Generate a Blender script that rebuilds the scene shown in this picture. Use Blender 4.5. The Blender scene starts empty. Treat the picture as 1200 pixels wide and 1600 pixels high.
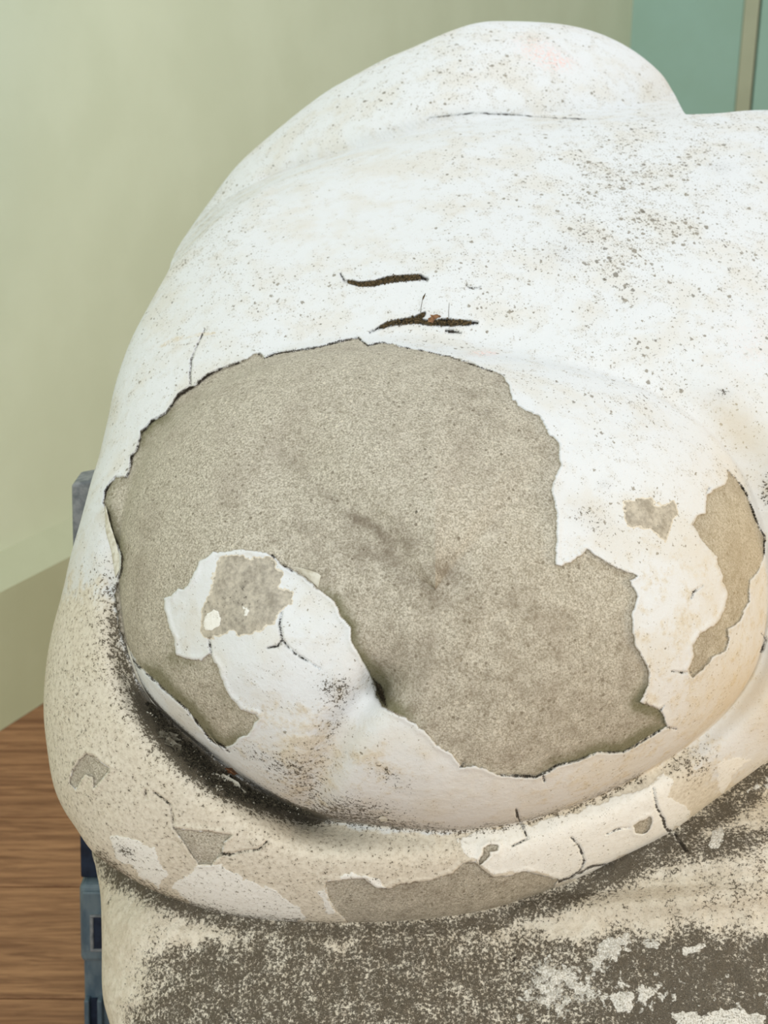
import bpy, math, random
import numpy as np
from mathutils import Vector

# ------------------------------------------------------------------ camera, world, lights, exposure
SC = bpy.context.scene
COL = SC.collection
CAM_H = 1.30
PITCH = math.radians(20)
FPX = 2000.0                      # focal length in pixels of the 1200x1600 frame
cam_d = bpy.data.cameras.new('camera'); cam = bpy.data.objects.new('camera', cam_d); COL.objects.link(cam)
cam.location = (0, 0, CAM_H); cam.rotation_euler = (math.radians(90) - PITCH, 0, 0)
cam_d.sensor_fit = 'VERTICAL'; cam_d.sensor_height = 36; cam_d.sensor_width = 27; cam_d.lens = 36 * FPX / 1600
cam_d.clip_start = 0.02; cam_d.clip_end = 60
cam_d.dof.use_dof = True; cam_d.dof.focus_distance = 1.17; cam_d.dof.aperture_fstop = 9.0
SC.camera = cam

w = bpy.data.worlds.new('daylight'); SC.world = w; w.use_nodes = True
w.node_tree.nodes['Background'].inputs[0].default_value = (0.93, 0.93, 0.93, 1)
w.node_tree.nodes['Background'].inputs[1].default_value = 0.79

def area(name, loc, target, size, power, color):
    l = bpy.data.lights.new(name, 'AREA'); l.shape = 'RECTANGLE'; l.size, l.size_y = size
    l.energy = power; l.color = color
    o = bpy.data.objects.new(name, l); COL.objects.link(o); o.location = loc
    d = Vector(target) - Vector(loc); o.rotation_euler = d.to_track_quat('-Z', 'Y').to_euler()
    return o
area('skylight', (0.35, 1.9, 3.1), (0.05, 1.3, 0.9), (1.6, 1.6), 14, (0.92, 0.96, 1.0))
area('warm_bounce', (2.2, 0.6, 0.8), (0.15, 1.3, 0.85), (0.7, 0.7), 13, (1.0, 0.76, 0.48))  # added area light standing in for warm bounce from the right
area('front_fill', (0.0, -1.7, 1.9), (-0.5, 3.2, 1.0), (1.8, 1.4), 38, (0.98, 1.0, 0.95))  # added fill behind the camera, brightens the low front and left wall

vs = SC.view_settings
SC.display_settings.display_device = 'sRGB'
vs.view_transform = 'Standard'; vs.look = 'None'; vs.gamma = 1; vs.use_curve_mapping = False; vs.exposure = 0.0

# ------------------------------------------------------------------ helpers
CP, SP = math.cos(PITCH), math.sin(PITCH)
R_ = np.array([1.0, 0, 0]); U_ = np.array([0, SP, CP]); F_ = np.array([0, CP, -SP]); C_ = np.array([0, 0, CAM_H])
def pw(px, py, Z):
    """point seen in direction (px, py) at depth Z"""
    px = np.asarray(px, float); py = np.asarray(py, float); Z = np.asarray(Z, float)
    u = (px - 600) / FPX; v = (800 - py) / FPX
    return C_ + Z[..., None] * (u[..., None] * R_ + v[..., None] * U_ + F_)
def on_floor(px, py, z=0.0):
    d = ((px - 600) / FPX) * R_ + ((800 - py) / FPX) * U_ + F_
    return C_ + d * ((z - CAM_H) / d[2])

def lin(r, g, b):
    f = lambda c: (c / 255 / 12.92) if c / 255 <= 0.04045 else ((c / 255 + 0.055) / 1.055) ** 2.4
    return (f(r), f(g), f(b), 1)

def mesh_np(name, V, F, mat, parent=None, smooth=True, attrs=None, normals=None):
    """F: (n,4) or (n,3) array"""
    me = bpy.data.meshes.new(name)
    F = np.asarray(F, np.int32); n, k = F.shape
    me.vertices.add(len(V)); me.vertices.foreach_set('co', np.asarray(V, np.float32).ravel())
    me.loops.add(n * k); me.loops.foreach_set('vertex_index', F.ravel())
    me.polygons.add(n); me.polygons.foreach_set('loop_start', np.arange(0, n * k, k, dtype=np.int32))
    me.polygons.foreach_set('loop_total', np.full(n, k, np.int32))
    me.update(calc_edges=True)
    me.polygons.foreach_set('use_smooth', np.full(n, smooth, bool))
    for a, val in (attrs or {}).items():
        at = me.attributes.new(a, 'FLOAT', 'POINT'); at.data.foreach_set('value', np.asarray(val, np.float32))
    if normals is not None:
        me.normals_split_custom_set_from_vertices(np.asarray(normals, np.float32))
    if mat: me.materials.append(mat)
    o = bpy.data.objects.new(name, me); COL.objects.link(o)
    if parent: o.parent = parent
    return o
def mesh_py(name, V, F, mat, parent=None, smooth=False, bevel=0):
    me = bpy.data.meshes.new(name); me.from_pydata([tuple(map(float, v)) for v in V], [], F); me.update()
    if smooth:
        for p in me.polygons: p.use_smooth = True
    if mat: me.materials.append(mat)
    o = bpy.data.objects.new(name, me); COL.objects.link(o)
    if parent: o.parent = parent
    if bevel:
        m = o.modifiers.new('bevel', 'BEVEL'); m.width = bevel; m.segments = 3; m.limit_method = 'ANGLE'
    return o
BF = [(0, 3, 2, 1), (4, 5, 6, 7), (0, 1, 5, 4), (1, 2, 6, 5), (2, 3, 7, 6), (3, 0, 4, 7)]
def box(name, O, X, Y, Zv, mat, parent=None, bevel=0.0):
    """box spanned by three vectors from the corner O"""
    O, X, Y, Zv = map(lambda a: np.array(a, float), (O, X, Y, Zv))
    V = [O, O + X, O + X + Y, O + Y, O + Zv, O + X + Zv, O + X + Y + Zv, O + Y + Zv]
    F = BF
    if np.dot(np.cross(X, Y), Zv) < 0: F = [f[::-1] for f in BF]
    return mesh_py(name, V, F, mat, parent, bevel=bevel)
def tag(o, label, cat, group=None):
    o['label'] = label; o['category'] = cat
    if group: o['group'] = group
    return o
def empty(name, loc):
    o = bpy.data.objects.new(name, None); COL.objects.link(o); o.location = tuple(loc); o.empty_display_size = 0.05
    return o
def into(o, parent):
    """parent keeping world place (parents here are unrotated empties)"""
    o.parent = parent
    o.matrix_parent_inverse.identity()
    o.location = Vector(o.location) - parent.location
    return o

_noise = {}
def vn(x, y, s, seed=0, octaves=3):
    """smooth fractal value noise, about -1..1"""
    tot = 0; amp = 1; norm = 0
    for o in range(octaves):
        key = (seed, o)
        if key not in _noise: _noise[key] = np.random.RandomState(seed * 31 + o).rand(256, 256) * 2 - 1
        g = _noise[key]
        X = x / s; Y = y / s; xi = np.floor(X).astype(int); yi = np.floor(Y).astype(int)
        fx = X - xi; fy = Y - yi; fx = fx * fx * (3 - 2 * fx); fy = fy * fy * (3 - 2 * fy)
        a = g[yi & 255, xi & 255]; b = g[yi & 255, (xi + 1) & 255]; c = g[(yi + 1) & 255, xi & 255]; d = g[(yi + 1) & 255, (xi + 1) & 255]
        tot = tot + amp * ((a * (1 - fx) + b * fx) * (1 - fy) + (c * (1 - fx) + d * fx) * fy)
        norm += amp; amp *= 0.5; s = s / 2.03
    return tot / norm
def sm(a, b, x):
    t = np.clip((x - a) / (b - a), 0, 1); return t * t * (3 - 2 * t)

def poly_sdf(x, y, pts, cap=60.0):
    """signed distance, positive inside; -cap far away"""
    pts = np.array(pts, float); out = np.full(x.shape, -cap)
    lo = pts.min(0) - cap; hi = pts.max(0) + cap
    idx = np.nonzero((x > lo[0]) & (x < hi[0]) & (y > lo[1]) & (y < hi[1]))[0]
    X = x[idx]; Y = y[idx]; d2 = np.full(X.shape, 1e9); ins = np.zeros(X.shape, bool)
    n = len(pts)
    for i in range(n):
        a = pts[i]; b = pts[(i + 1) % n]; e = b - a
        t = np.clip(((X - a[0]) * e[0] + (Y - a[1]) * e[1]) / (e @ e + 1e-9), 0, 1)
        d2 = np.minimum(d2, (X - a[0] - t * e[0]) ** 2 + (Y - a[1] - t * e[1]) ** 2)
        if a[1] != b[1]:
            c = ((a[1] > Y) != (b[1] > Y)) & (X < (b[0] - a[0]) * (Y - a[1]) / (b[1] - a[1]) + a[0])
            ins ^= c
    d = np.minimum(np.sqrt(d2), cap); out[idx] = np.where(ins, d, -d)
    return out
def line_d(x, y, pts, cap=60.0):
    """distance to a polyline whose points are (x, y, halfwidth); the halfwidth is subtracted"""
    pts = np.array([p if len(p) == 3 else (p[0], p[1], 0) for p in pts], float); out = np.full(x.shape, cap)
    lo = pts[:, :2].min(0) - cap; hi = pts[:, :2].max(0) + cap
    idx = np.nonzero((x > lo[0]) & (x < hi[0]) & (y > lo[1]) & (y < hi[1]))[0]
    X = x[idx]; Y = y[idx]; D = np.full(X.shape, cap)
    for a, b in zip(pts[:-1], pts[1:]):
        e = b - a
        t = np.clip(((X - a[0]) * e[0] + (Y - a[1]) * e[1]) / (e[:2] @ e[:2] + 1e-9), 0, 1)
        D = np.minimum(D, np.hypot(X - a[0] - t * e[0], Y - a[1] - t * e[1]) - a[2] - t * e[2])
    out[idx] = np.minimum(D, cap)
    return out
def spline(pts, n=24):
    P = np.array(pts, float); m = len(P); out = []
    for i in range(m):
        p0, p1, p2, p3 = P[i - 1], P[i], P[(i + 1) % m], P[(i + 2) % m]
        t = np.linspace(0, 1, n, endpoint=False)[:, None]
        out.append(0.5 * ((2 * p1) + (-p0 + p2) * t + (2 * p0 - 5 * p1 + 4 * p2 - p3) * t ** 2 + (-p0 + 3 * p1 - 3 * p2 + p3) * t ** 3))
    return np.vstack(out)
class Radial:
    """star-shaped outline about a centre"""
    def __init__(s, pts, c):
        q = spline(pts); s.c = c
        a = np.arctan2(q[:, 1] - c[1], q[:, 0] - c[0]); r = np.hypot(q[:, 0] - c[0], q[:, 1] - c[1])
        o = np.argsort(a); s.a = a[o]; s.r = r[o]
    def R(s, ang): return np.interp(ang, s.a, s.r, period=2 * np.pi)
    def rel(s, x, y):
        dx = x - s.c[0]; dy = y - s.c[1]; ang = np.arctan2(dy, dx); d = np.hypot(dx, dy); R = s.R(ang)
        return d / R, d - R, ang
def table(deg_vals):
    d = np.array(deg_vals, float)
    return lambda ang: np.interp(np.degrees(ang), d[:, 0], d[:, 1], period=360)
def smax(a, b, k):
    k = np.maximum(k, 1e-3); h = np.maximum(k - np.abs(a - b), 0) / k
    return np.maximum(a, b) + h * h * k * 0.25

# ------------------------------------------------------------------ materials
class NT:
    def __init__(s, name):
        s.m = bpy.data.materials.new(name); s.m.use_nodes = True; s.t = s.m.node_tree; s.b = s.t.nodes['Principled BSDF']
        s.tc = s.t.nodes.new('ShaderNodeTexCoord')
    def n(s, typ, **k):
        x = s.t.nodes.new(typ)
        for a, v in k.items(): setattr(x, a, v)
        return x
    def put(s, sock, v):
        if hasattr(v, 'default_value') or isinstance(v, bpy.types.NodeSocket): s.t.links.new(v, sock)
        else: sock.default_value = v
    def math(s, op, a, b=0.0, clamp=False):
        x = s.n('ShaderNodeMath', operation=op, use_clamp=clamp); s.put(x.inputs[0], a); s.put(x.inputs[1], b); return x.outputs[0]
    def co(s, scale=(1, 1, 1), rot=(0, 0, 0)):
        x = s.n('ShaderNodeMapping'); s.t.links.new(s.tc.outputs['Object'], x.inputs[0]); x.inputs['Scale'].default_value = scale
        x.inputs['Rotation'].default_value = rot
        return x.outputs[0]
    def noise(s, px, detail=4, rough=0.55, co=None, gain=2.2, dist=0.0):
        """noise with features of about px pixels, remapped round 0.5"""
        x = s.n('ShaderNodeTexNoise'); s.put(x.inputs['Vector'], co or s.tc.outputs['Object'])
        x.inputs['Scale'].default_value = 1 / (px * 0.0006); x.inputs['Detail'].default_value = detail
        x.inputs['Roughness'].default_value = rough; x.inputs['Distortion'].default_value = dist
        return s.math('ADD', s.math('MULTIPLY', s.math('SUBTRACT', x.outputs[0], 0.5), gain), 0.5)
    def vor(s, px, co=None):
        x = s.n('ShaderNodeTexVoronoi'); s.put(x.inputs['Vector'], co or s.tc.outputs['Object'])
        x.inputs['Scale'].default_value = 1 / (px * 0.0006)
        sep = s.n('ShaderNodeSeparateColor'); s.t.links.new(x.outputs['Color'], sep.inputs[0])
        return x.outputs['Distance'], sep.outputs[0], sep.outputs[1]
    def attr(s, name): x = s.n('ShaderNodeAttribute', attribute_name=name); return x.outputs['Fac']
    def step(s, v, a, b):
        x = s.n('ShaderNodeMapRange', interpolation_type='SMOOTHSTEP'); s.put(x.inputs[0], v); s.put(x.inputs[1], a); s.put(x.inputs[2], b); return x.outputs[0]
    def mix(s, f, a, b):
        x = s.n('ShaderNodeMix', data_type='RGBA'); s.put(x.inputs[0], f); s.put(x.inputs[6], a); s.put(x.inputs[7], b); return x.outputs[2]
    def mul(s, a, b): return s.math('MULTIPLY', a, b)
    def add(s, a, b): return s.math('ADD', a, b)
    def bump(s, h, dist=0.001, strength=1.0, normal=None):
        x = s.n('ShaderNodeBump'); s.put(x.inputs['Height'], h); x.inputs['Distance'].default_value = dist; x.inputs['Strength'].default_value = strength
        if normal: s.t.links.new(normal, x.inputs['Normal'])
        return x.outputs[0]
    def out(s, col, rough=0.8, normal=None, spec=0.3):
        s.put(s.b.inputs['Base Color'], col); s.put(s.b.inputs['Roughness'], rough); s.b.inputs['Specular IOR Level'].default_value = spec
        if normal: s.t.links.new(normal, s.b.inputs['Normal'])
        return s.m

def weathered_material():
    s = NT('weathered_painted_concrete')
    bare = s.attr('bare'); worn = s.attr('worn'); grime = s.attr('grime'); green = s.attr('green'); crack = s.attr('crack')
    pale = s.attr('pale'); warm_tint = s.attr('warm_tint'); fleck = s.attr('fleck'); pink = s.attr('pink')
    n3 = s.noise(2.6, 5, 0.6); n7 = s.noise(7, 4, 0.6); n25 = s.noise(25, 5, 0.6); n90 = s.noise(90, 4); n1 = s.noise(1.4, 3, 0.6)
    # paint
    paint = s.mix(s.mul(s.step(n90, 0.35, 0.9), 0.5), lin(226, 229, 231), lin(219, 214, 202))
    paint = s.mix(s.mul(s.step(n25, 0.5, 0.95), 0.25), paint, lin(206, 198, 182))
    paint = s.mix(s.mul(pink, s.step(n7, 0.25, 0.8)), paint, lin(243, 196, 184))
    # worn, thinned paint showing a tan undercoat
    tan = s.mix(s.step(n7, 0.1, 1.0), lin(230, 221, 202), lin(200, 188, 166))
    tan = s.mix(s.mul(s.step(n3, 0.6, 0.9), 0.55), tan, lin(222, 214, 196))
    tan = s.mix(s.step(worn, 0.98, 1.12), tan, s.mix(s.step(s.add(s.mul(n7, 0.5), s.mul(n25, 0.5)), 0.15, 0.85), lin(200, 190, 170), lin(136, 126, 108)))
    wm = s.step(s.add(worn, s.mul(s.math('SUBTRACT', s.add(s.mul(n25, 0.7), s.mul(n7, 0.3)), 0.5), 0.6)), 0.34, 0.66)
    paint = s.mix(s.mul(wm, 0.85), paint, tan)
    pm = s.step(s.add(pale, s.mul(s.math('SUBTRACT', n7, 0.5), 3.0)), -0.7, 0.7)
    paint = s.mix(pm, paint, s.mix(s.mul(s.step(n7, 0.4, 0.9), 0.3), lin(244, 243, 237), lin(218, 212, 198)))
    # flecks
    for px, thr, amt, seedrot in ((7.0, 0.15, 0.8, (0.3, 0.5, 0.1)), (4.4, 0.12, 0.7, (0.9, 0.2, 0.7)), (11, 0.15, 0.8, (0.1, 1.1, 0.4))):
        co = s.co((0.95, 0.75, 1.0), seedrot)
        wn = s.n('ShaderNodeTexNoise'); s.put(wn.inputs['Vector'], co); wn.inputs['Scale'].default_value = 500; wn.inputs['Detail'].default_value = 2
        vm = s.n('ShaderNodeVectorMath', operation='MULTIPLY_ADD'); s.put(vm.inputs[0], wn.outputs['Color']); vm.inputs[1].default_value = (0.0042,) * 3; s.put(vm.inputs[2], co)
        d, c1, c2 = s.vor(px, vm.outputs[0])
        size = s.mul(s.mul(c1, c1), s.mul(s.math('MULTIPLY', fleck, 1.0), 0.55))
        size = s.mul(size, s.step(s.add(n90, s.mul(c2, 0.5)), 0.35, 0.95))
        m = s.math('SUBTRACT', size, d)
        m = s.step(m, thr - 0.11, thr + 0.04)
        paint = s.mix(s.mul(m, amt), paint, s.mix(c2, lin(104, 101, 94), lin(142, 134, 118)))
    for px, sc_, lo in ((4.6, (0.95, 0.7, 1.0), 0.95), (3.0, (0.95, 0.7, 1.1), 0.90)):
        nf = s.noise(px, 2, 0.6, s.co(sc_, (0.2, px, 0.5)), 2.6)
        k = s.add(nf, s.mul(s.math('SUBTRACT', n25, 0.5), 0.45)); k = s.add(k, s.mul(s.math('SUBTRACT', fleck, 0.8), 0.35))
        paint = s.mix(s.mul(s.step(k, lo, lo + 0.16), 0.62), paint, s.mix(n7, lin(120, 116, 106), lin(160, 152, 136)))
    # bare sandy concrete
    d1, a1, a2 = s.vor(3.4); d2, b1, b2 = s.vor(7.5)
    conc = s.mix(s.step(n3, 0.15, 0.9), lin(166, 158, 140), lin(228, 221, 205))
    conc = s.mix(s.mul(s.step(a1, 0.78, 0.95), 0.45), conc, lin(136, 127, 110))
    conc = s.mix(s.mul(s.step(a2, 0.8, 0.95), 0.5), conc, lin(228, 222, 208))
    conc = s.mix(s.mul(s.mul(s.step(b1, 0.93, 0.96), s.step(d2, 0.38, 0.25)), 0.7), conc, lin(112, 102, 84))
    conc = s.mix(s.mul(s.mul(s.step(b2, 0.96, 0.98), s.step(d2, 0.4, 0.28)), 0.8), conc, lin(232, 224, 206))
    conc = s.mix(s.mul(s.step(n90, 0.45, 1.0), 0.3), conc, lin(160, 148, 134))
    conc = s.mix(s.mul(s.step(s.add(s.mul(n25, 0.6), s.mul(n7, 0.4)), 0.45, 0.95), 0.38), conc, lin(150, 139, 119))
    conc = s.mix(s.mul(s.step(s.add(s.mul(n25, 0.5), s.mul(n7, 0.5)), 0.5, 0.1), 0.25), conc, lin(226, 219, 204))
    d3, e1, e2 = s.vor(13)
    pit = s.mul(s.step(s.math('SUBTRACT', s.mul(s.mul(e1, e1), 0.34), d3), 0.06, 0.12), s.math('MINIMUM', s.mul(worn, 2.2), 1.0))
    conc = s.mix(s.mul(pit, 0.75), conc, lin(98, 88, 72))
    conc = s.mix(s.mul(worn, s.step(n25, 0.0, 1.0)), conc, lin(118, 106, 90))
    bm = s.step(s.add(bare, s.mul(s.math('SUBTRACT', n3, 0.5), 1.4)), -0.45, 0.45)
    col = s.mix(bm, paint, conc)
    # warm paint tone with painted-in warm light, then algae and grime
    col = s.mix(s.mul(warm_tint, 0.6), col, lin(214, 190, 146))
    gm = s.mul(green, s.step(s.add(s.add(s.mul(n7, 0.6), s.mul(n3, 0.5)), green), 0.6, 1.5))
    col = s.mix(s.mul(gm, 0.75), col, lin(106, 104, 68))
    gthr = s.math('SUBTRACT', 1.0, grime)
    ngr = s.add(s.mul(s.math('SUBTRACT', s.add(s.mul(n7, 0.5), s.mul(n3, 0.5)), 0.5), 1.6), 0.5)
    gk = s.step(ngr, s.math('SUBTRACT', gthr, 0.10), s.add(gthr, 0.10))
    gk = s.mul(gk, s.step(grime, 0.02, 0.14))
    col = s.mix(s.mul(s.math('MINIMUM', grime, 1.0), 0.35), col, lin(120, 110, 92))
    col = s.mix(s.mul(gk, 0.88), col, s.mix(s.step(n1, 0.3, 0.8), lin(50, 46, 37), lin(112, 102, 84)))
    ck = s.step(s.add(crack, s.mul(s.math('SUBTRACT', n3, 0.5), 1.2)), 0.45, -0.45)
    col = s.mix(s.mul(ck, 0.93), col, s.mix(s.step(n3, 0.3, 0.9), lin(30, 27, 20), lin(88, 72, 52)))
    hb = s.add(s.mul(s.mul(bm, n3), 0.9), s.mul(n1, s.add(s.mul(bm, 0.5), 0.12)))
    hb = s.add(hb, s.mul(s.math('SUBTRACT', 1.0, bm), s.add(s.mul(n25, 0.9), s.mul(n7, 0.25))))
    hb = s.math('SUBTRACT', hb, s.mul(gk, 0.5))
    nrm = s.bump(hb, 0.0011, 0.7)
    return s.out(col, 0.85, nrm, 0.2)

def lichen_material():
    s = NT('lichen_covered_concrete')
    grime = s.attr('grime'); pale = s.attr('pale'); crack = s.attr('crack'); warm_tint = s.attr('warm_tint'); worn = s.attr('worn')
    n3 = s.noise(2.6, 5, 0.6); n8 = s.noise(9, 4, 0.6); n25 = s.noise(28, 5, 0.6); n90 = s.noise(90, 4); n1 = s.noise(1.5, 2)
    base = s.mix(s.step(n25, 0.2, 0.8), lin(238, 231, 216), lin(222, 212, 194))
    base = s.mix(s.mul(s.step(n8, 0.4, 0.9), 0.5), base, lin(190, 179, 160))
    base = s.mix(s.mul(worn, 0.7), base, lin(206, 193, 170))
    base = s.mix(s.mul(warm_tint, 0.6), base, lin(214, 190, 146))
    n45 = s.noise(5.2, 6, 0.8, None, 4.0)
    k = s.add(s.mul(n45, 0.68), s.mul(n25, 0.32))
    thr = s.math('SUBTRACT', 1.0, grime)
    m = s.step(k, s.math('SUBTRACT', thr, 0.11), s.add(thr, 0.11))
    m = s.mul(m, s.step(grime, 0.05, 0.2))
    col = s.mix(s.mul(m, 0.92), base, s.mix(s.step(n1, 0.2, 0.9), lin(54, 47, 37), lin(106, 96, 80)))
    # white lichen rosettes
    pk = s.add(s.mul(n25, 0.6), s.mul(n8, 0.4))
    p = s.step(s.add(pk, pale), 0.98, 1.1)
    p = s.mul(p, s.step(n3, 0.05, 0.4))
    col = s.mix(p, col, s.mix(s.step(n3, 0.3, 0.8), lin(216, 211, 198), lin(242, 239, 231)))
    ck = s.step(s.add(crack, s.mul(s.math('SUBTRACT', n3, 0.5), 1.2)), 0.45, -0.45)
    col = s.mix(s.mul(ck, 0.9), col, lin(44, 38, 30))
    hb = s.add(s.add(s.mul(n3, 0.5), s.mul(n8, 0.7)), s.add(s.mul(m, -0.4), s.mul(p, 0.6)))
    return s.out(col, 0.9, s.bump(hb, 0.0013, 0.8), 0.2)

def plain(name, c1, c2, px=60, rough=0.6, bump=0.0, spec=0.3, scale=(1, 1, 1)):
    s = NT(name); n = s.noise(px, 4, co=s.co(scale))
    nr = s.bump(n, 0.001, bump) if bump else None
    return s.out(s.mix(s.step(n, 0.1, 0.9), lin(*c1), lin(*c2)), rough, nr, spec)

M_sculpt = weathered_material()
M_base = lichen_material()
M_wall = plain('sage_wall_paint', (220, 231, 206), (225, 236, 212), 400, 0.7)
M_skirt = plain('sage_skirting_paint', (192, 198, 168), (198, 204, 175), 300, 0.5)
M_teal = plain('teal_lacquer', (170, 210, 196), (174, 215, 203), 500, 0.45)
M_beige = plain('beige_edging', (200, 208, 182), (192, 200, 174), 300, 0.5)
M_teal_dark = plain('dark_gap', (60, 70, 58), (70, 80, 66), 300, 0.8)
M_flake = plain('chalky_paint_flake', (228, 226, 214), (196, 190, 172), 12, 0.8, 0.4)
M_flake_grey = plain('dirty_paint_flake', (150, 146, 132), (104, 98, 84), 9, 0.85, 0.5)
M_brown = plain('brown_leaf_crumb', (150, 112, 80), (96, 66, 46), 6, 0.85, 0.5)
M_moss = plain('dry_dark_moss', (112, 94, 66), (50, 44, 28), 4, 0.95, 0.4)
M_soil = plain('black_soil', (44, 40, 32), (90, 84, 70), 5, 0.95, 0.5)
M_stem = plain('dry_stem', (96, 84, 66), (60, 50, 40), 5, 0.8)
M_blue = plain('slate_blue_plastic', (74, 96, 112), (108, 126, 136), 30, 0.45, 0.15, 0.5, (1, 1, 0.35))
M_bluegrey = plain('scuffed_grey_blue_plastic', (104, 110, 116), (142, 146, 150), 18, 0.6, 0.15, 0.4)
M_navy = plain('deep_blue_plastic', (22, 34, 52), (36, 50, 70), 30, 0.5)
M_plinth = plain('grey_plinth_board', (150, 148, 138), (134, 132, 122), 80, 0.7)

def wood():
    s = NT('red_brown_wood')
    oi = s.n('ShaderNodeObjectInfo'); rnd = oi.outputs['Random']
    ca = s.n('ShaderNodeCombineXYZ'); s.put(ca.inputs[1], s.mul(rnd, 7.0)); s.put(ca.inputs[0], s.mul(rnd, 3.0))
    va = s.n('ShaderNodeVectorMath', operation='ADD'); s.put(va.inputs[0], s.co((0.16, 2.2, 1), (0, 0, 0))); s.put(va.inputs[1], ca.outputs[0])
    n = s.noise(60, 6, 0.65, va.outputs[0], 2.4, 0.8); n2 = s.noise(14, 4, 0.6, va.outputs[0], 2.2)
    c = s.mix(s.step(n, 0.1, 0.9), lin(176, 132, 94), lin(126, 88, 60))
    c = s.mix(s.mul(s.step(n2, 0.5, 0.95), 0.35), c, lin(96, 66, 44))
    c = s.mix(s.mul(rnd, 0.25), c, lin(140, 98, 70))
    return s.out(c, 0.55, s.bump(n2, 0.0006, 0.4), 0.35)
M_wood = wood()

# ------------------------------------------------------------------ room: wall, skirting, floor planks, cupboard
WD = np.array([0.449, 0.893, 0.0]); WD /= np.linalg.norm(WD)      # direction of the left wall
WN = np.array([WD[1], -WD[0], 0.0])                               # into the room
Zu = np.array([0, 0, 1.0])
P0 = on_floor(0, 1130)
a0 = P0 - WD * 3.4
END = 4.30
LEN = 3.4 + END
sk_h = 0.288; sk_t = 0.022; ch = 0.052
wl = box('wall_left', a0 - WN * 0.12, WD * LEN, WN * 0.085, Zu * 2.9, M_wall); wl['kind'] = 'structure'
# skirting board with a sloping top edge
prof = [(0.0, 0.0), (sk_t, 0.0), (sk_t, sk_h), (-0.035, sk_h + ch), (-0.035, 0.0)]
V = []
for e in (0, LEN):
    for d, z in prof: V.append(a0 + WD * e + WN * (d - 0.0) + Zu * z)
sk = mesh_py('baseboard_left', V, [(0, 1, 6, 5), (1, 2, 7, 6), (2, 3, 8, 7), (3, 4, 9, 8), (4, 0, 5, 9), (4, 3, 2, 1, 0), (5, 6, 7, 8, 9)], M_skirt)
sk['kind'] = 'structure'
END_PT = P0 + WD * END
cz = END_PT[1] + 0.015
wb = box('wall_back', END_PT + np.array([-2.0, 0.32, 0]), (5.5, 0, 0), (0, 0.1, 0), Zu * 2.9, M_wall); wb['kind'] = 'structure'
wr = box('wall_right', (4.2, -1.2, 0), (0.1, 0, 0), (0, 8.4, 0), Zu * 2.9, M_wall); wr['kind'] = 'structure'
fl = box('floor', (-4.2, -1.2, -0.10), (8.4, 0, 0), (0, 8.4, 0), (0, 0, 0.07), M_teal_dark); fl['kind'] = 'structure'
# plank rows running across the view; edges measured where they pass the left border of the photo
edges = [on_floor(0, y)[1] for y in (1560, 1385, 1277)]
pitch = (edges[2] - edges[0]) / 2
rng = random.Random(4)
ys = [edges[0] + pitch * k for k in range(-9, 22)]
ys[9], ys[10], ys[11] = edges
for i in range(len(ys) - 1):
    x = -4.2 + rng.random() * 0.5; yA, yB = ys[i] + 0.0016, ys[i + 1] - 0.0016
    box('plank', (-4.2, yA, -0.03), (8.4, 0, 0), (0, yB - yA, 0), (0, 0, 0.03 + rng.uniform(-0.0006, 0.0006)), M_wood, fl, 0.0012)

def at_y(px, y):
    d = ((px - 600) / FPX) * R_ + ((800 - 90) / FPX) * U_ + F_
    return float(d[0] * (y / d[1]))
xl, xs, xr = at_y(972, cz), at_y(1181, cz), at_y(1181, cz) + 0.62
cup = empty('cupboard', (xl, cz, 0))
tag(cup, 'tall pale teal flat-fronted cupboard in the far corner behind the rear hump', 'cupboard')
H = 2.3
into(box('carcass', (xl + 0.16, cz + 0.022, 0), (xr - xl - 0.17, 0, 0), (0, 0.22, 0), (0, 0, H), M_teal_dark), cup)
into(box('door', (xl, cz, 0.06), (xs - 0.075 - xl, 0, 0), (0, 0.02, 0), (0, 0, H - 0.06), M_teal, None, 0.003), cup)
e = into(box('edge_strip', (xs - 0.073, cz - 0.002, 0.06), (0.068, 0, 0), (0, 0.022, 0), (0, 0, H - 0.06), M_beige, None, 0.003), cup)
e['label'] = 'narrow beige strip between the teal doors'
into(box('door', (xs + 0.005, cz, 0.06), (xr - xs - 0.005, 0, 0), (0, 0.02, 0), (0, 0, H - 0.06), M_teal, None, 0.003), cup)

# ------------------------------------------------------------------ sculpture form
S = 0.000675; Z0 = 1.35
def P3(x, y, h): return pw(x, y, Z0 - np.asarray(h, float) * S)

BODY_R = [(1070, 179), (1200, 172), (1330, 182), (1450, 260), (1530, 450), (1510, 750), (1420, 960), (1300, 1105), (1200, 1188), (1100, 1262),
          (1045, 1303), (960, 1347), (870, 1388), (760, 1426), (640, 1444), (500, 1446), (360, 1430), (260, 1400), (200, 1370)]
BODY_L = [(148, 1334), (118, 1293), (98, 1262), (84, 1228), (75, 1180), (68, 1110), (72, 1040), (82, 983), (97, 927), (110, 870), (127, 810), (143, 750), (154, 715),
          (167, 661), (181, 598), (203, 535), (231, 480)]
BODY = BODY_R + BODY_L + [(262, 425), (300, 382), (360, 327), (460, 272), (600, 226), (700, 200), (800, 190), (910, 186), (1000, 183)]
BC = (700, 800)
MOUND = [(266, 412), (282, 380), (325, 318), (371, 258), (430, 205), (500, 150), (550, 120), (600, 93), (640, 76), (700, 50), (745, 36), (790, 33), (870, 37), (930, 50), (985, 76),
         (1030, 112), (1055, 150), (1070, 185), (1060, 260), (930, 350), (700, 430), (480, 470), (330, 470), (275, 440)]
MC = (700, 250)
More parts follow.
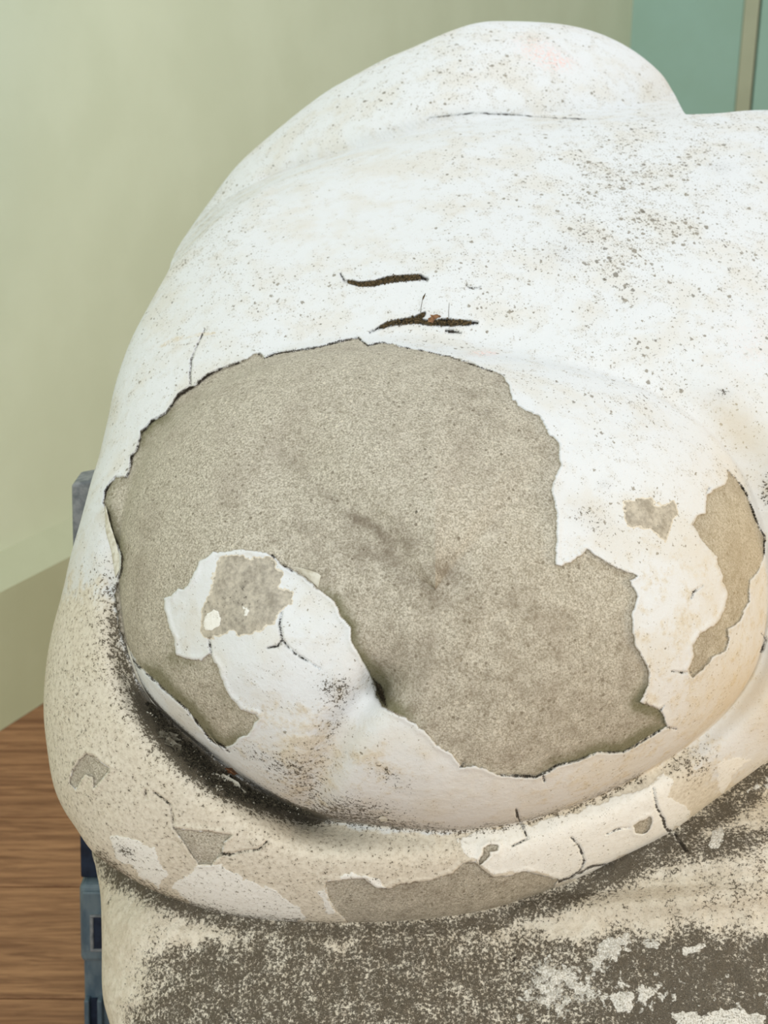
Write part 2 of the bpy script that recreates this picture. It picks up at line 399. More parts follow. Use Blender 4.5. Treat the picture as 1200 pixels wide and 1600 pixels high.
UNION = [(1071, 178), (1080, 178.5), (1120, 177)] + BODY_R[1:] + BODY_L + [(262, 425), (268, 408), (282, 380), (325, 318), (371, 258), (430, 205), (500, 150), (550, 120),
         (600, 93), (640, 76), (700, 50), (745, 36), (790, 33), (870, 37), (930, 50), (985, 76), (1030, 112), (1052, 144), (1064, 167)]
UC = (650, 800)
DOME = [(187, 900), (191, 960), (203, 1020), (240, 1095), (330, 1174), (420, 1236), (500, 1274), (600, 1290), (700, 1297), (800, 1286), (900, 1257),
        (1000, 1210), (1100, 1142), (1168, 1065), (1197, 985), (1203, 880), (1170, 760), (1095, 665), (980, 600), (800, 560), (600, 545), (450, 562),
        (330, 612), (250, 685), (206, 770), (189, 840)]
DC = (680, 920)
rB, rM, rU, rD = Radial(BODY, BC), Radial(MOUND, MC), Radial(UNION, UC), Radial(DOME, DC)
Gt = table([(-180, 34), (-160, 12), (-135, 0), (-60, 0), (-35, 40), (-15, 70), (5, 60), (30, 40), (60, 28), (90, 34), (105, 60), (120, 110), (140, 130), (155, 90), (170, 46)])
Kt = table([(-180, 14), (-168, 40), (-150, 110), (-120, 190), (-90, 210), (-55, 130), (-30, 70), (-10, 40), (8, 22), (30, 10), (60, 14), (90, 12), (110, 8), (150, 6), (170, 7)])
Wt = table([(-180, 22), (-90, 40), (-20, 60), (10, 30), (60, 26), (90, 30), (120, 42), (150, 38), (170, 26)])

def plane_B(y): 
    t = y - 800
    return np.where(t < 0, 0.62 * t - 0.0002 * t * t, 0.14 * t)
def forms(x, y):
    r, d, _ = rB.rel(x, y)
    hB = plane_B(y) + 300 * np.sqrt(np.clip(1 - r ** 2, 0, 1)) - np.clip(d, 0, 400) * (16.0 - 11 * sm(560, 760, x))
    q, dd, ang = rD.rel(x, y)
    G = Gt(ang); W = Wt(ang)
    hB = hB - G * np.exp(-(np.clip(dd, 0, 999) / W) ** 2)
    hB = hB - np.where(dd < 0, np.minimum(-dd * 0.9, 40) * sm(10, 40, G), 0)
    hD = 78 + (y - 545) * 0.18 + 262 * np.sqrt(np.clip(1 - q ** 2.3, 0, 1)) - np.clip(dd, 0, 400) * 8.0
    m, dm, _ = rM.rel(x, y)
    hM = -590 + (y - 250) * 0.38 - (x - 300) * 0.11 - 120 * sm(700, 330, x) + 190 * np.sqrt(np.clip(1 - m ** 2, 0, 1)) - np.clip(dm, 0, 400) * 4.0
    return hB, hD, hM, ang, dd
def gauss(x, y, cx, cy, sx, sy, rot=0):
    c, s_ = math.cos(math.radians(rot)), math.sin(math.radians(rot))
    u = (x - cx) * c + (y - cy) * s_; v = -(x - cx) * s_ + (y - cy) * c
    return np.exp(-(u / sx) ** 2 - (v / sy) ** 2)
def Hfield(x, y, parts=False):
    hB, hD, hM, ang, dd = forms(x, y)
    h1 = smax(hB, hD, Kt(ang))
    km = np.interp(x, [300, 450, 700, 900, 1000, 1200], [3, 10, 50, 14, 3, 3])
    h = smax(h1, hM, km)
    # modelling of the dome: furrow, dimple, lobes
    h = h - 30 * np.exp(-(np.clip(line_d(x, y, [(596, 1068), (560, 1105), (530, 1150), (500, 1215), (480, 1262)], 150), 0, 150) / 30) ** 2)
    h = h - 22 * gauss(x, y, 596, 1078, 14, 22, -30) - 14 * gauss(x, y, 600, 1050, 40, 40)
    h = h - 6 * np.exp(-(np.clip(line_d(x, y, [(440, 715), (520, 775), (600, 840), (700, 900)], 150), 0, 150) / 34) ** 2)
    h = h + 16 * gauss(x, y, 410, 1020, 90, 130, -20) + 8 * gauss(x, y, 300, 840, 90, 130, 20)
    h = h + 9 * gauss(x, y, 760, 880, 140, 100, 0) - 10 * gauss(x, y, 455, 700, 60, 60)
    h = h - 30 * np.exp(-(np.clip(line_d(x, y, [(430, 288), (470, 266), (600, 226), (700, 196), (800, 188), (905, 186)], 120), 0, 120) / 20) ** 2) * (1 - 0.6 * sm(600, 900, x))
    # soft swelling of the upper body
    h = h + 26 * gauss(x, y, 760, 400, 260, 90, -6) - 16 * gauss(x, y, 640, 520, 260, 40, 6) + 12 * gauss(x, y, 380, 440, 90, 90, -30)
    h = h + 3.0 * vn(x, y, 120, 3) + 0.9 * vn(x, y, 30, 4)
    if parts: return h, hB, hD, hM, h1, ang, dd
    return h

# ---- wear, traced as outlines on the surface
P1 = [(398, 553), (382, 564), (349, 575), (333, 582), (319, 590), (305, 604), (293, 608), (277, 620), (258, 648), (236, 659), (227, 672), (220, 674), (221, 684),
      (214, 703), (206, 714), (205, 728), (199, 745), (181, 745), (172, 755), (165, 768), (162, 785), (169, 805), (174, 835), (185, 854), (191, 868), (188, 900), (180, 930), (186, 985),
      (200, 1012), (213, 1037), (230, 1050), (253, 1073), (273, 1093), (293, 1108), (307, 1127), (330, 1157), (350, 1167), (363, 1163), (373, 1153),
      (387, 1147), (397, 1133), (405, 1123), (400, 1115), (377, 1110), (367, 1097), (352, 1080), (343, 1047), (328, 1023), (315, 1032), (297, 1030), (275, 1023),
      (272, 1000), (262, 973), (257, 950), (257, 935), (267, 932), (278, 920), (288, 922), (300, 900), (310, 880), (333, 862), (348, 863), (380, 860), (413, 863),
      (427, 868), (440, 882), (457, 892), (477, 903), (500, 923), (523, 940), (533, 963), (548, 982), (548, 1000), (563, 1027), (583, 1063), (588, 1077), (588, 1087),
      (597, 1103), (610, 1110), (633, 1120), (650, 1134), (667, 1147), (683, 1164), (707, 1177), (722, 1197), (753, 1199), (777, 1210), (800, 1211), (837, 1214),
      (853, 1207), (870, 1195), (900, 1189), (933, 1175), (973, 1175), (987, 1167), (1013, 1150), (1043, 1135), (1038, 1120), (1030, 1109), (1000, 1097), (1013, 1070),
      (1012, 1040), (1000, 1020), (990, 1003), (987, 960), (997, 933), (983, 907), (997, 900), (960, 887), (933, 870), (917, 858), (907, 870), (880, 883), (869, 882),
      (868, 850), (870, 797), (860, 767), (875, 727), (872, 693), (853, 670), (843, 652), (820, 640), (800, 625), (795, 600), (787, 590), (770, 580), (733, 567),
      (700, 557), (667, 550), (633, 543), (597, 535), (575, 540), (560, 528), (533, 533), (500, 542), (467, 547), (430, 553), (413, 560), (407, 553)]
P2 = [(1135, 733), (1147, 743), (1167, 773), (1180, 810), (1193, 837), (1193, 867), (1187, 887), (1173, 907), (1168, 940), (1157, 970), (1137, 983), (1138, 1000),
      (1133, 1017), (1113, 1027), (1097, 1047), (1082, 1057), (1075, 1047), (1083, 1027), (1083, 1007), (1093, 993), (1120, 973), (1133, 950), (1137, 927), (1127, 897),
      (1120, 870), (1102, 850), (1083, 820), (1090, 807), (1103, 802), (1105, 773), (1133, 757), (1137, 747)]
P3_ = [(135, 1179), (147, 1182), (163, 1194), (172, 1200), (160, 1217), (147, 1230), (147, 1214), (133, 1210), (123, 1224), (118, 1235), (110, 1224), (112, 1207), (123, 1190)]
P4 = [(273, 1294), (320, 1299), (362, 1305), (350, 1317), (347, 1334), (330, 1350), (310, 1350), (297, 1330), (280, 1307)]
P5 = [(508, 1379), (543, 1374), (570, 1372), (587, 1387), (600, 1390), (633, 1380), (667, 1377), (707, 1365), (723, 1349), (743, 1345), (753, 1357), (770, 1370),
      (800, 1367), (820, 1362), (837, 1364), (873, 1374), (860, 1395), (833, 1412), (800, 1424), (700, 1450), (633, 1460), (560, 1460), (543, 1440), (523, 1420), (513, 1400)]
P6 = [(990, 1289), (998, 1283), (1008, 1280), (1017, 1278), (1018, 1288), (1014, 1296), (1004, 1302), (994, 1300)]
P7 = [(757, 1326), (766, 1319), (778, 1322), (777, 1329), (766, 1330), (759, 1343), (750, 1350), (748, 1345), (755, 1335)]
BARE = [('large bare sandy patch of concrete framed by peeling paint', P1), ('curved bare patch at the right edge of the dome', P2), ('small bare patch on the left of the rim', P3_),
        ('triangular bare chip on the lower left rim', P4), ('long bare strip along the bottom of the rim', P5), ('small bare chip beside the forked crack', P6), ('tiny bare nick above the bare strip', P7)]
W1 = [(337, 880), (350, 868), (427, 872), (440, 897), (437, 917), (457, 927), (460, 940), (440, 957), (430, 972), (407, 987), (373, 992), (360, 987), (327, 1000),
      (315, 995), (312, 960), (327, 930), (333, 900)]
W2 = [(972, 780), (1018, 779), (1025, 788), (1053, 783), (1057, 800), (1047, 837), (1040, 847), (1013, 827), (980, 823)]
PALE = [[(317, 970), (322, 962), (335, 958), (344, 967), (343, 980), (332, 988), (320, 984)],
        [(381, 950), (387, 946), (389, 955), (384, 960)],
        [(170, 1305), (205, 1312), (240, 1325), (248, 1345), (262, 1368), (248, 1392), (215, 1365), (185, 1340)],
        [(268, 1388), (292, 1372), (310, 1352), (345, 1350), (372, 1372), (410, 1385), (440, 1398), (466, 1415), (482, 1436), (440, 1444), (370, 1436), (300, 1415)],
        [(492, 1392), (506, 1390), (514, 1405), (522, 1425), (510, 1428)],
        [(508, 1379), (540, 1368), (570, 1366), (592, 1376), (602, 1389), (588, 1388), (572, 1374), (545, 1376)],
        [(715, 1312), (760, 1296), (830, 1290), (900, 1268), (960, 1248), (1015, 1232), (1036, 1205), (1050, 1215), (1045, 1245), (1070, 1255), (1085, 1268), (1050, 1300),
         (1000, 1330), (960, 1345), (915, 1372), (875, 1376), (838, 1364), (800, 1366), (770, 1368), (752, 1350), (735, 1340)],
        [(1115, 1192), (1140, 1186), (1172, 1187), (1160, 1202), (1145, 1215), (1130, 1235), (1124, 1228), (1122, 1210)]]
CRACKS = [[(298, 606, 1.0), (297, 585, .7), (299, 562, .6), (308, 540, .4), (320, 515, .1)],
          [(440, 958, .5), (437, 975, .8), (441, 1000, 1.0), (434, 1010, .6), (418, 1012, .4)], [(441, 1000, .8), (460, 1020, .5), (500, 1045, .2)],
          [(327, 998, .8), (330, 1023, .8)],
          [(241, 1238, .5), (255, 1247, .7), (267, 1258, 1.0), (272, 1294, .9)], [(228, 1235, .7), (229, 1248, .8)],
          [(347, 1334, 1.0), (360, 1335, 1.3), (378, 1330, 1.2), (405, 1327, .6), (417, 1315, .4)],
          [(1021, 1232, .6), (1026, 1262, 1.2), (1036, 1280, 2), (1040, 1295, 1.6), (1055, 1304, 3), (1072, 1328, 3.5)],
          [(893, 1309, .8), (905, 1322, 1.2), (913, 1345, 1.5), (906, 1360, 1.2), (890, 1372, 2), (873, 1377, 1.5)],
          [(905, 1364, 1.5), (925, 1353, 1.6), (936, 1352, 2), (950, 1350, 1.0), (972, 1342, .5)],
          [(948, 1303, .4), (965, 1295, .9), (982, 1293, .6)], [(806, 1264, .6), (809, 1275, 2.4), (813, 1286, .8)], [(814, 1288, .6), (825, 1310, .5), (800, 1322, .4)],
          [(1078, 1050, 1.0), (1065, 1051, 1), (1050, 1049, .3)], [(1040, 1136, 1.2), (1056, 1139, .4)], [(848, 1208, 1.2), (850, 1220, 1)],
          [(672, 184, 0), (740, 177, .2), (800, 179, .4), (860, 184, .3), (915, 186, .2)], [(1104, 770, .8), (1108, 762, .5)],
          [(720, 1198, 1), (725, 1191, .5)], [(1032, 1110, .8), (1037, 1103, .3)],
          [(1098, 915, .2), (1083, 925, 1.0), (1080, 934, .6)], [(1190, 990, .4), (1197, 1000, .8), (1189, 1019, 1.0)],
          [(729, 446, .3), (733, 450, .4), (741, 451, .5), (750, 449, .3)], [(1148, 743, .8), (1168, 775, 1.1), (1181, 812, 1.2), (1194, 838, 1.4), (1194, 866, 1.0)],
          # dark open joint under the peeling edge
          [(405, 553, .9), (413, 560, 1.2), (430, 553, 1.8), (467, 547, 2.0), (500, 542, 1.2), (533, 533, 1.2), (560, 528, .8), (575, 540, .9), (597, 535, .8), (633, 543, .8), (667, 549, .6), (700, 557, .4), (768, 580, .8)],
          [(382, 564, .6), (349, 575, 1.2), (333, 582, 1.8), (319, 590, 2.2), (305, 604, 1.4), (297, 606, 3.4), (280, 617, 2.2), (260, 645, 1.0), (236, 659, 1.4), (222, 676, 1.4), (214, 703, 1.0),
           (206, 714, 1.5), (203, 735, .8), (197, 746, .8), (181, 745, .7), (172, 755, 1.2), (165, 768, 1.4), (162, 785, 1.0), (170, 805, .8), (175, 835, 1.0), (187, 856, 1.2), (191, 870, 2.4), (190, 890, 2.2), (186, 903, 1)],
          [(197, 1008, .8), (206, 1030, 1.6), (220, 1045, 1.2), (252, 1073, .7), (292, 1108, .8), (307, 1127, 1.0), (330, 1157, 1.4), (350, 1167, 1.8), (358, 1175, .8)],
          [(783, 1211, .8), (800, 1212, 1.4), (837, 1214, 1.8), (853, 1207, 1.5), (870, 1196, 1.2), (900, 1189, .8), (933, 1176, .7), (973, 1175, 1.2), (990, 1167, .8), (1030, 1142, .6)],
          [(583, 1060, .8), (590, 1070, 3), (595, 1082, 4.5), (599, 1094, 2.5), (603, 1103, 1)],
          [(425, 868, .5), (433, 877, .8), (457, 893, .6)]]
GASH = [[(538, 440, .6), (545, 440, 1.6), (562, 444, 2.6), (585, 443, 3.2), (606, 437, 4.2), (640, 434, 3.4), (655, 433, 3.6), (667, 437, 1.6)],
        [(578, 520, .2), (595, 511, 1.6), (612, 505, 3.0), (650, 500, 4.0), (662, 491, 2.2)], [(650, 501, 3.5), (672, 505, 2), (690, 504, 4.5), (715, 504, 3.6), (735, 505, 2), (746, 505, .5)],
        [(697, 517, 1), (708, 519, 2), (720, 521, .6)], [(532, 428, .3), (538, 439, .8)]]

def wear(x, y, ang, dd):
    A = {}
    jag = 2.6 * vn(x, y, 13, 11) + 1.3 * vn(x, y, 5, 12, 2)
    sdfs = [poly_sdf(x, y, p) for _, p in BARE]
    bare = np.max(sdfs, 0)
    which = np.argmax(sdfs, 0)
    A['bare'] = np.clip(bare + np.where(bare > -12, jag, 0), -30, 30)
    crack = np.full(x.shape, 60.0)
    for c in CRACKS + GASH: crack = np.minimum(crack, line_d(x, y, c, 12))
    crack = crack + 0.7 * vn(x, y, 7, 13, 2)
    A['crack'] = np.clip(crack, -5, 12)
    spots = sm(-3, 3, poly_sdf(x, y, W1) + 2 * jag) + sm(-3, 3, poly_sdf(x, y, W2) + 2 * jag)
    rim = sm(-4, 30, dd) * sm(60, 100, np.degrees(ang) % 360) * (1 - sm(170, 200, np.degrees(ang) % 360)) 
    rimR = sm(-2, 12, dd) * sm(20, 45, np.degrees(ang)) * (1 - sm(75, 100, np.degrees(ang)))
    worn = 0.5 * np.exp(-(np.clip(line_d(x, y, [(248, 542, 1), (275, 530, 2), (300, 524, 2), (335, 520, 0)], 20), 0, 20) / 3) ** 2)
    worn = worn + 0.62 * rim * sm(1010, 1200, y) + 0.72 * rimR + 0.3 * rim + 0.35 * sm(2, 12, dd) * sm(860, 1000, y) * (x < 300)
    worn = worn + 0.22 * sm(780, 900, x) * sm(700, 900, y) * (1 - sm(0, 20, dd)) + 0.18 * sm(520, 1000, y)
    worn = worn + 0.22 * gauss(x, y, 420, 1130, 120, 60) + 0.35 * gauss(x, y, 480, 1200, 60, 90) + 0.3 * gauss(x, y, 600, 1200, 50, 40)
    b = (bare > 0)
    stain = 0.75 * gauss(x, y, 548, 800, 38, 16, 42) + 0.5 * gauss(x, y, 590, 832, 30, 9, 42) + 0.5 * gauss(x, y, 460, 832, 36, 16, -30) + 0.55 * gauss(x, y, 625, 850, 40, 22, -20) \
        + 0.4 * gauss(x, y, 600, 880, 130, 50, 20) + 0.3 * gauss(x, y, 470, 735, 60, 8, 42) + 0.5 * gauss(x, y, 690, 905, 24, 34, 30) + 0.3 * gauss(x, y, 800, 930, 60, 40) \
        + 0.3 * gauss(x, y, 740, 640, 60, 60) + 0.22 * gauss(x, y, 840, 720, 50, 70) + 0.34 * sm(850, 1050, y) * sm(450, 600, x)
    A['worn'] = np.clip(np.where(b, stain + 0.25 * (which == 1) - 0.0 * (which > 1), np.maximum(np.clip(worn, 0, 0.9), spots * 1.2)), 0, 1.2)
    # algae along the edges of the bare patch
    edge = np.exp(-(np.clip(bare, 0, 60) / 16) ** 2) * b
    gfld = gauss(x, y, 180, 830, 30, 110) + gauss(x, y, 270, 1070, 70, 60, 40) + gauss(x, y, 340, 1140, 60, 40, 40) + gauss(x, y, 960, 1150, 110, 50) + gauss(x, y, 230, 660, 70, 60) \
        + gauss(x, y, 545, 960, 60, 100, -25) + gauss(x, y, 620, 1080, 60, 50) * 1.2 + gauss(x, y, 980, 1100, 60, 50) + 0.5 * gauss(x, y, 850, 1190, 80, 30)
    A['green'] = np.clip((0.95 * edge + 0.12) * gfld + 0.10 * b * sm(900, 1100, y) + 0.5 * gauss(x, y, 590, 1060, 34, 30) + 0.35 * gauss(x, y, 250, 1050, 26, 30)
                         + 0.3 * gauss(x, y, 440, 720, 60, 20, 30) * b, 0, 1)
    def stroke(pts, s_): return np.exp(-(np.clip(line_d(x, y, pts, 4 * s_), 0, None) / s_) ** 2)
    out = sm(-6, 3, dd)
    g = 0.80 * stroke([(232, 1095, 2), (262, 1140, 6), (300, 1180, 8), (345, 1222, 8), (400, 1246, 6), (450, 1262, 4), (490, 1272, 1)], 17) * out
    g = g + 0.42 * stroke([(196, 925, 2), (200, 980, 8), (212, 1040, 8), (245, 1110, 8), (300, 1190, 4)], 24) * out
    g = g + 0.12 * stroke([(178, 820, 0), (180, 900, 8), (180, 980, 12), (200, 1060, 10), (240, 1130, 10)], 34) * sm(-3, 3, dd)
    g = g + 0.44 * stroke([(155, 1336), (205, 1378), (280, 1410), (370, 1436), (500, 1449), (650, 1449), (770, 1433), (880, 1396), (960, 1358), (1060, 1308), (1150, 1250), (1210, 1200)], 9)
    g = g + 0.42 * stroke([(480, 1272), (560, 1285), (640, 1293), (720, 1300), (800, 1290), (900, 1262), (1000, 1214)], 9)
    g = g + 0.30 * gauss(x, y, 470, 1215, 60, 46, 20) + 0.42 * gauss(x, y, 560, 1265, 80, 18, 6) + 0.22 * gauss(x, y, 520, 1130, 26, 60, 20) + 0.30 * gauss(x, y, 610, 1215, 50, 14, 30)
    g = g + 0.26 * gauss(x, y, 400, 1180, 60, 14, 20) + 0.45 * gauss(x, y, 196, 1330, 16, 8, 30) + 0.4 * gauss(x, y, 520, 1075, 30, 22)
    g = g + 0.13 * sm(0, 1, rim) + 0.35 * gauss(x, y, 1130, 615, 16, 10) + 0.5 * gauss(x, y, 1200, 770, 14, 26) + 0.20 * gauss(x, y, 880, 395, 40, 22) + 0.22 * gauss(x, y, 1125, 262, 22, 10)
    g = g + 0.34 * rimR * stroke([(1045, 1180), (1100, 1150), (1180, 1085)], 26) + 0.26 * gauss(x, y, 1080, 1200, 50, 30) + 0.2 * gauss(x, y, 925, 810, 50, 22, 30) + 0.25 * gauss(x, y, 780, 1385, 90, 16)
    g = g + 0.12 * gauss(x, y, 370, 940, 60, 50) + 0.25 * gauss(x, y, 945, 757, 12, 8) + 0.33 * gauss(x, y, 1128, 395, 9, 12) * 0
    g = g + 0.5 * gauss(x, y, 594, 1078, 14, 22, -20) + 0.1 * (which == 4) * b
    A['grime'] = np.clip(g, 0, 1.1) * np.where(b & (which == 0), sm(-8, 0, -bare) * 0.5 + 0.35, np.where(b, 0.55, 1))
    A['warm_tint'] = np.clip(0.55 * gauss(x, y, 1150, 665, 60, 34, 45) + 0.30 * gauss(x, y, 1150, 850, 70, 160) + 0.5 * gauss(x, y, 1190, 1090, 80, 60) + 0.25 * sm(950, 1250, x) * sm(560, 800, y)  # warm paint tone, with warm shadow and bounce light painted in
                         + 0.28 * gauss(x, y, 1045, 120, 40, 60) + 0.34 * sm(1000, 1250, y + 0.25 * (x - 800)) * (dd < 4) * (bare < 0) + 0.14 * sm(600, 1000, y) * sm(500, 900, x) + 0.10 * (which == 1) * b, 0, 1)
    pale = np.max([poly_sdf(x, y, p, 30) for p in PALE], 0) + jag * 1.6 + 5 * vn(x, y, 26, 15)
    A['pale'] = np.clip(pale, -20, 10) 
    top = 1 - sm(620, 900, y)
    A['fleck'] = np.clip(0.80 + 0.25 * vn(x, y, 120, 21) - 0.2 * gauss(x, y, 560, 330, 160, 90) + 0.35 * gauss(x, y, 1000, 330, 160, 140) + 0.2 * gauss(x, y, 330, 320, 60, 90)
                         - 0.15 * (1 - top), 0.2, 1.2)
    A['pink'] = np.clip(0.6 * gauss(x, y, 848, 84, 38, 16, 25) + 0.7 * gauss(x, y, 756, 552, 18, 4) + 0.10 * gauss(x, y, 1180, 540, 40, 40) + 0.4 * gauss(x, y, 878, 98, 18, 8), 0, 1)
    return A, bare, which

def polar_grid(C, rel, NA, NR, NB, wmix, hfun, back, clampz=None):
    """front rings from the centre to the outline, then back rings closing the solid"""
    th = np.linspace(-np.pi, np.pi, NA, endpoint=False)
    R = rel.R(th)
    t = (np.arange(1, NR + 1)) / NR
    r = (1 - wmix) * t + wmix * np.sin(t * np.pi / 2)
    X = C[0] + r[:, None] * R[None] * np.cos(th)[None]; Y = C[1] + r[:, None] * R[None] * np.sin(th)[None]
    X = np.concatenate([[C[0]], X.ravel()]); Y = np.concatenate([[C[1]], Y.ravel()])
    return th, R, X, Y

def grid_faces(NA, NR, start=1):
    i = np.arange(NR - 1)[:, None]; j = np.arange(NA)[None]; jn = (j + 1) % NA
    a = start + i * NA + j; b = start + i * NA + jn; c = start + (i + 1) * NA + jn; d = start + (i + 1) * NA + j
    return np.stack([a, b, c, d], -1).reshape(-1, 4)

def vnormals(V, F):
    n = np.cross(V[F[:, 2]] - V[F[:, 0]], V[F[:, 3]] - V[F[:, 1]])
    out = np.zeros_like(V)
    for k in range(4):
        for c in range(3): out[:, c] += np.bincount(F[:, k], n[:, c], len(V))
    return out / (np.linalg.norm(out, axis=1, keepdims=True) + 1e-12)

NA, NR, NB = 2000, 500, 36
th, R, X, Y = polar_grid(UC, rU, NA, NR, NB, 0.6, None, None)
h, hB, hD, hM, h1, ang, dd = Hfield(X, Y, True)
A, bare, which = wear(X, Y, ang, dd)
# relief of the paint film: bare areas lie lower, the edge of the film curls up a little, cracks and gashes are cut in
bn = A['bare']
h = h - 4.5 * sm(-0.9, 0.9, bn) + 2.2 * np.exp(-((bn + 3) / 4.0) ** 2) * (bn < 0.5)
h = h + 1.2 * sm(-0.8, 0.8, A['pale']) * (bn < 0)
h = h - 5.0 * sm(1.5, -0.8, A['crack'])
gd = np.full(X.shape, 60.0)
for c in GASH: gd = np.minimum(gd, line_d(X, Y, c, 20))
h = h - 12.0 * sm(1.5, -2.5, gd) + 2.0 * np.exp(-(gd / 6) ** 2)
h = h + 1.4 * sm(-12, -2, bn) * 0
V = P3(X, Y, h)
# back side: rings going behind the outline and closing
hedge = h[-NA:]
Vb = []
for k in range(1, NB + 1):
    f = k / NB * np.pi / 2
    rr = math.cos(f) * 0.995 + 0.005
    hb = hedge * (1 - k / NB) + np.mean(hedge) * (k / NB) - 330 * math.sin(f)
    hb = np.minimum(hb, hedge - 3 * k)
    Vb.append(P3(UC[0] + rr * R * np.cos(th), UC[1] + rr * R * np.sin(th), hb))
V = np.vstack([V] + Vb)
F = grid_faces(NA, NR + NB)
F = F[:, ::-1]                                                     # outward
# centre fan as degenerate-free quads
j = np.arange(0, NA, 2); cen = np.stack([np.zeros_like(j), 1 + (j + 2) % NA, 1 + (j + 1) % NA, 1 + j], -1)
F = np.vstack([F, cen])
nf = len(X)
N = vnormals(V, F)
probe = N[1 + 100 * NA] @ (C_ - V[1 + 100 * NA])
if probe < 0: F = F[:, ::-1]; N = -N
full = {k: np.concatenate([v, np.repeat(v[-NA:][None], NB, 0).ravel()]) for k, v in A.items()}
Xf = np.concatenate([X, np.tile(X[-NA:], NB)]); Yf = np.concatenate([Y, np.tile(Y[-NA:], NB)])
full['crack'][nf:] = 12; full['bare'][nf:] = -20
# which part does each vertex belong to
lab = np.full(len(V), 1)                                           # 1 upper body
lab[:nf][(hD > hB - 2) & (dd < 0)] = 2                             # 2 dome
low = (dd >= -1) & (Y > 770) & ~((hD > hB - 2) & (dd < 0)); lab[:nf][low] = 3
lab[nf:][Yf[nf:] > 770] = 3
lab[:nf][hM > h1] = 0
lab[nf:][(Yf[nf:] < 425) & (Xf[nf:] < 1072)] = 0
for k in range(len(BARE)): lab[:nf][(A['bare'] > 0) & (which == k)] = 10 + k
fl_ = lab[F[:, 0]]

sc = empty('sculpture', P3(np.array(760.), np.array(1560.), np.array(100.)))
tag(sc, 'weathered rounded sculpture in white paint peeling off sandy concrete', 'sculpture')
def part(name, m, label=None):
    f = F[m]; u, inv = np.unique(f, return_inverse=True)
    f2 = inv.reshape(-1, 4)
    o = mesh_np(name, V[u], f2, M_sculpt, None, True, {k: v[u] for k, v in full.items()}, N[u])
    into(o, sc)
    if label: o['label'] = label
    # keep texture space common to all parts: the mesh carries world positions
    return o
def fix_space(o):
    """shift the mesh so that the object sits at the sculpture's origin without changing where it stands"""
    return o
part('rear_hump', fl_ == 0, 'speckled white hump rising behind, with a faint pink stain')
part('upper_body', fl_ == 1, 'bright white painted top with two dark gashes')
part('dome', fl_ == 2, 'remaining paint on the bulging dome, dirty in the furrow')
part('rolled_rim', fl_ == 3, 'rolled rim round the dome, paint worn to tan with pale flakes')
for k, (lb, _) in enumerate(BARE): part('bare_patch', fl_ == 10 + k, lb)

# ------------------------------------------------------------------ base block
BASE = [(146, 1322), (150, 1357), (157, 1400), (159, 1467), (160, 1550), (171, 1598), (188, 1650), (200, 1700), (330, 1800), (900, 1830), (1450, 1800), (1580, 1500), (1540, 1150), (1400, 980),
        (1150, 1120), (900, 1240), (500, 1290), (300, 1290), (190, 1290)]
BCn = (800, 1500); rBase = Radial(BASE, BCn)
def Hbase(x, y):
    r, d, _ = rBase.rel(x, y)
    h = -40 + 0.55 * (y - 1440) + 170 * np.clip(1 - np.clip(r, 0, 1) ** 3.2, 0, 1) ** 0.5
    h = h + 30 * gauss(x, y, 230, 1440, 80, 70) + 45 * gauss(x, y, 1180, 1340, 180, 70, -12) + 14 * gauss(x, y, 1050, 1410, 200, 18, -4) - 12 * gauss(x, y, 1050, 1382, 200, 12, -4)
    h = h + 0.35 * np.clip(x - 800, 0, 600) * 0.3
    return h + 4 * vn(x, y, 70, 31) + 1.6 * vn(x, y, 14, 32) + 0.8 * vn(x, y, 5, 33, 2)
NA2, NR2, NB2 = 1100, 230, 24
th2, R2, X2, Y2 = polar_grid(BCn, rBase, NA2, NR2, NB2, 0.6, None, None)
h2 = Hbase(X2, Y2)
A2 = {}
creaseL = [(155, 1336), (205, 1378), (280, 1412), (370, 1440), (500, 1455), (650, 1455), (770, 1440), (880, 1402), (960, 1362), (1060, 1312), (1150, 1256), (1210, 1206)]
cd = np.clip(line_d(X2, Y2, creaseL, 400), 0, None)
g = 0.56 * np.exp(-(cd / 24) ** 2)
dens = 0.50 + 0.10 * vn(X2, Y2, 90, 41)
dens = dens * sm(1430, 1480, Y2 + 40 * vn(X2, Y2, 60, 42)) * sm(170, 300, X2 + 30 * vn(X2, Y2, 50, 43) + 0.25 * (Y2 - 1450))
dens = dens * (1 - 0.85 * gauss(X2, Y2, 1090, 1412, 240, 46, -2)) - 0.10 * gauss(X2, Y2, 900, 1440, 100, 30)
dens = np.maximum(dens, 0.62 * gauss(X2, Y2, 960, 1345, 130, 32, -14)); dens = np.maximum(dens, 0.50 * gauss(X2, Y2, 1120, 1320, 120, 22, -10))
dens = np.maximum(dens, 0.48 * gauss(X2, Y2, 1190, 1210, 60, 30, -40))
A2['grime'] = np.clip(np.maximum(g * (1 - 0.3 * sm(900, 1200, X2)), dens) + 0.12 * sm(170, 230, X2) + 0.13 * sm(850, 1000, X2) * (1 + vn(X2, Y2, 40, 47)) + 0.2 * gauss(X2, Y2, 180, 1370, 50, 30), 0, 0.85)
pal = -0.17 + 0.45 * gauss(X2, Y2, 1000, 1540, 320, 70) + 0.35 * gauss(X2, Y2, 860, 1520, 60, 60) + 0.22 * sm(1480, 1600, Y2)
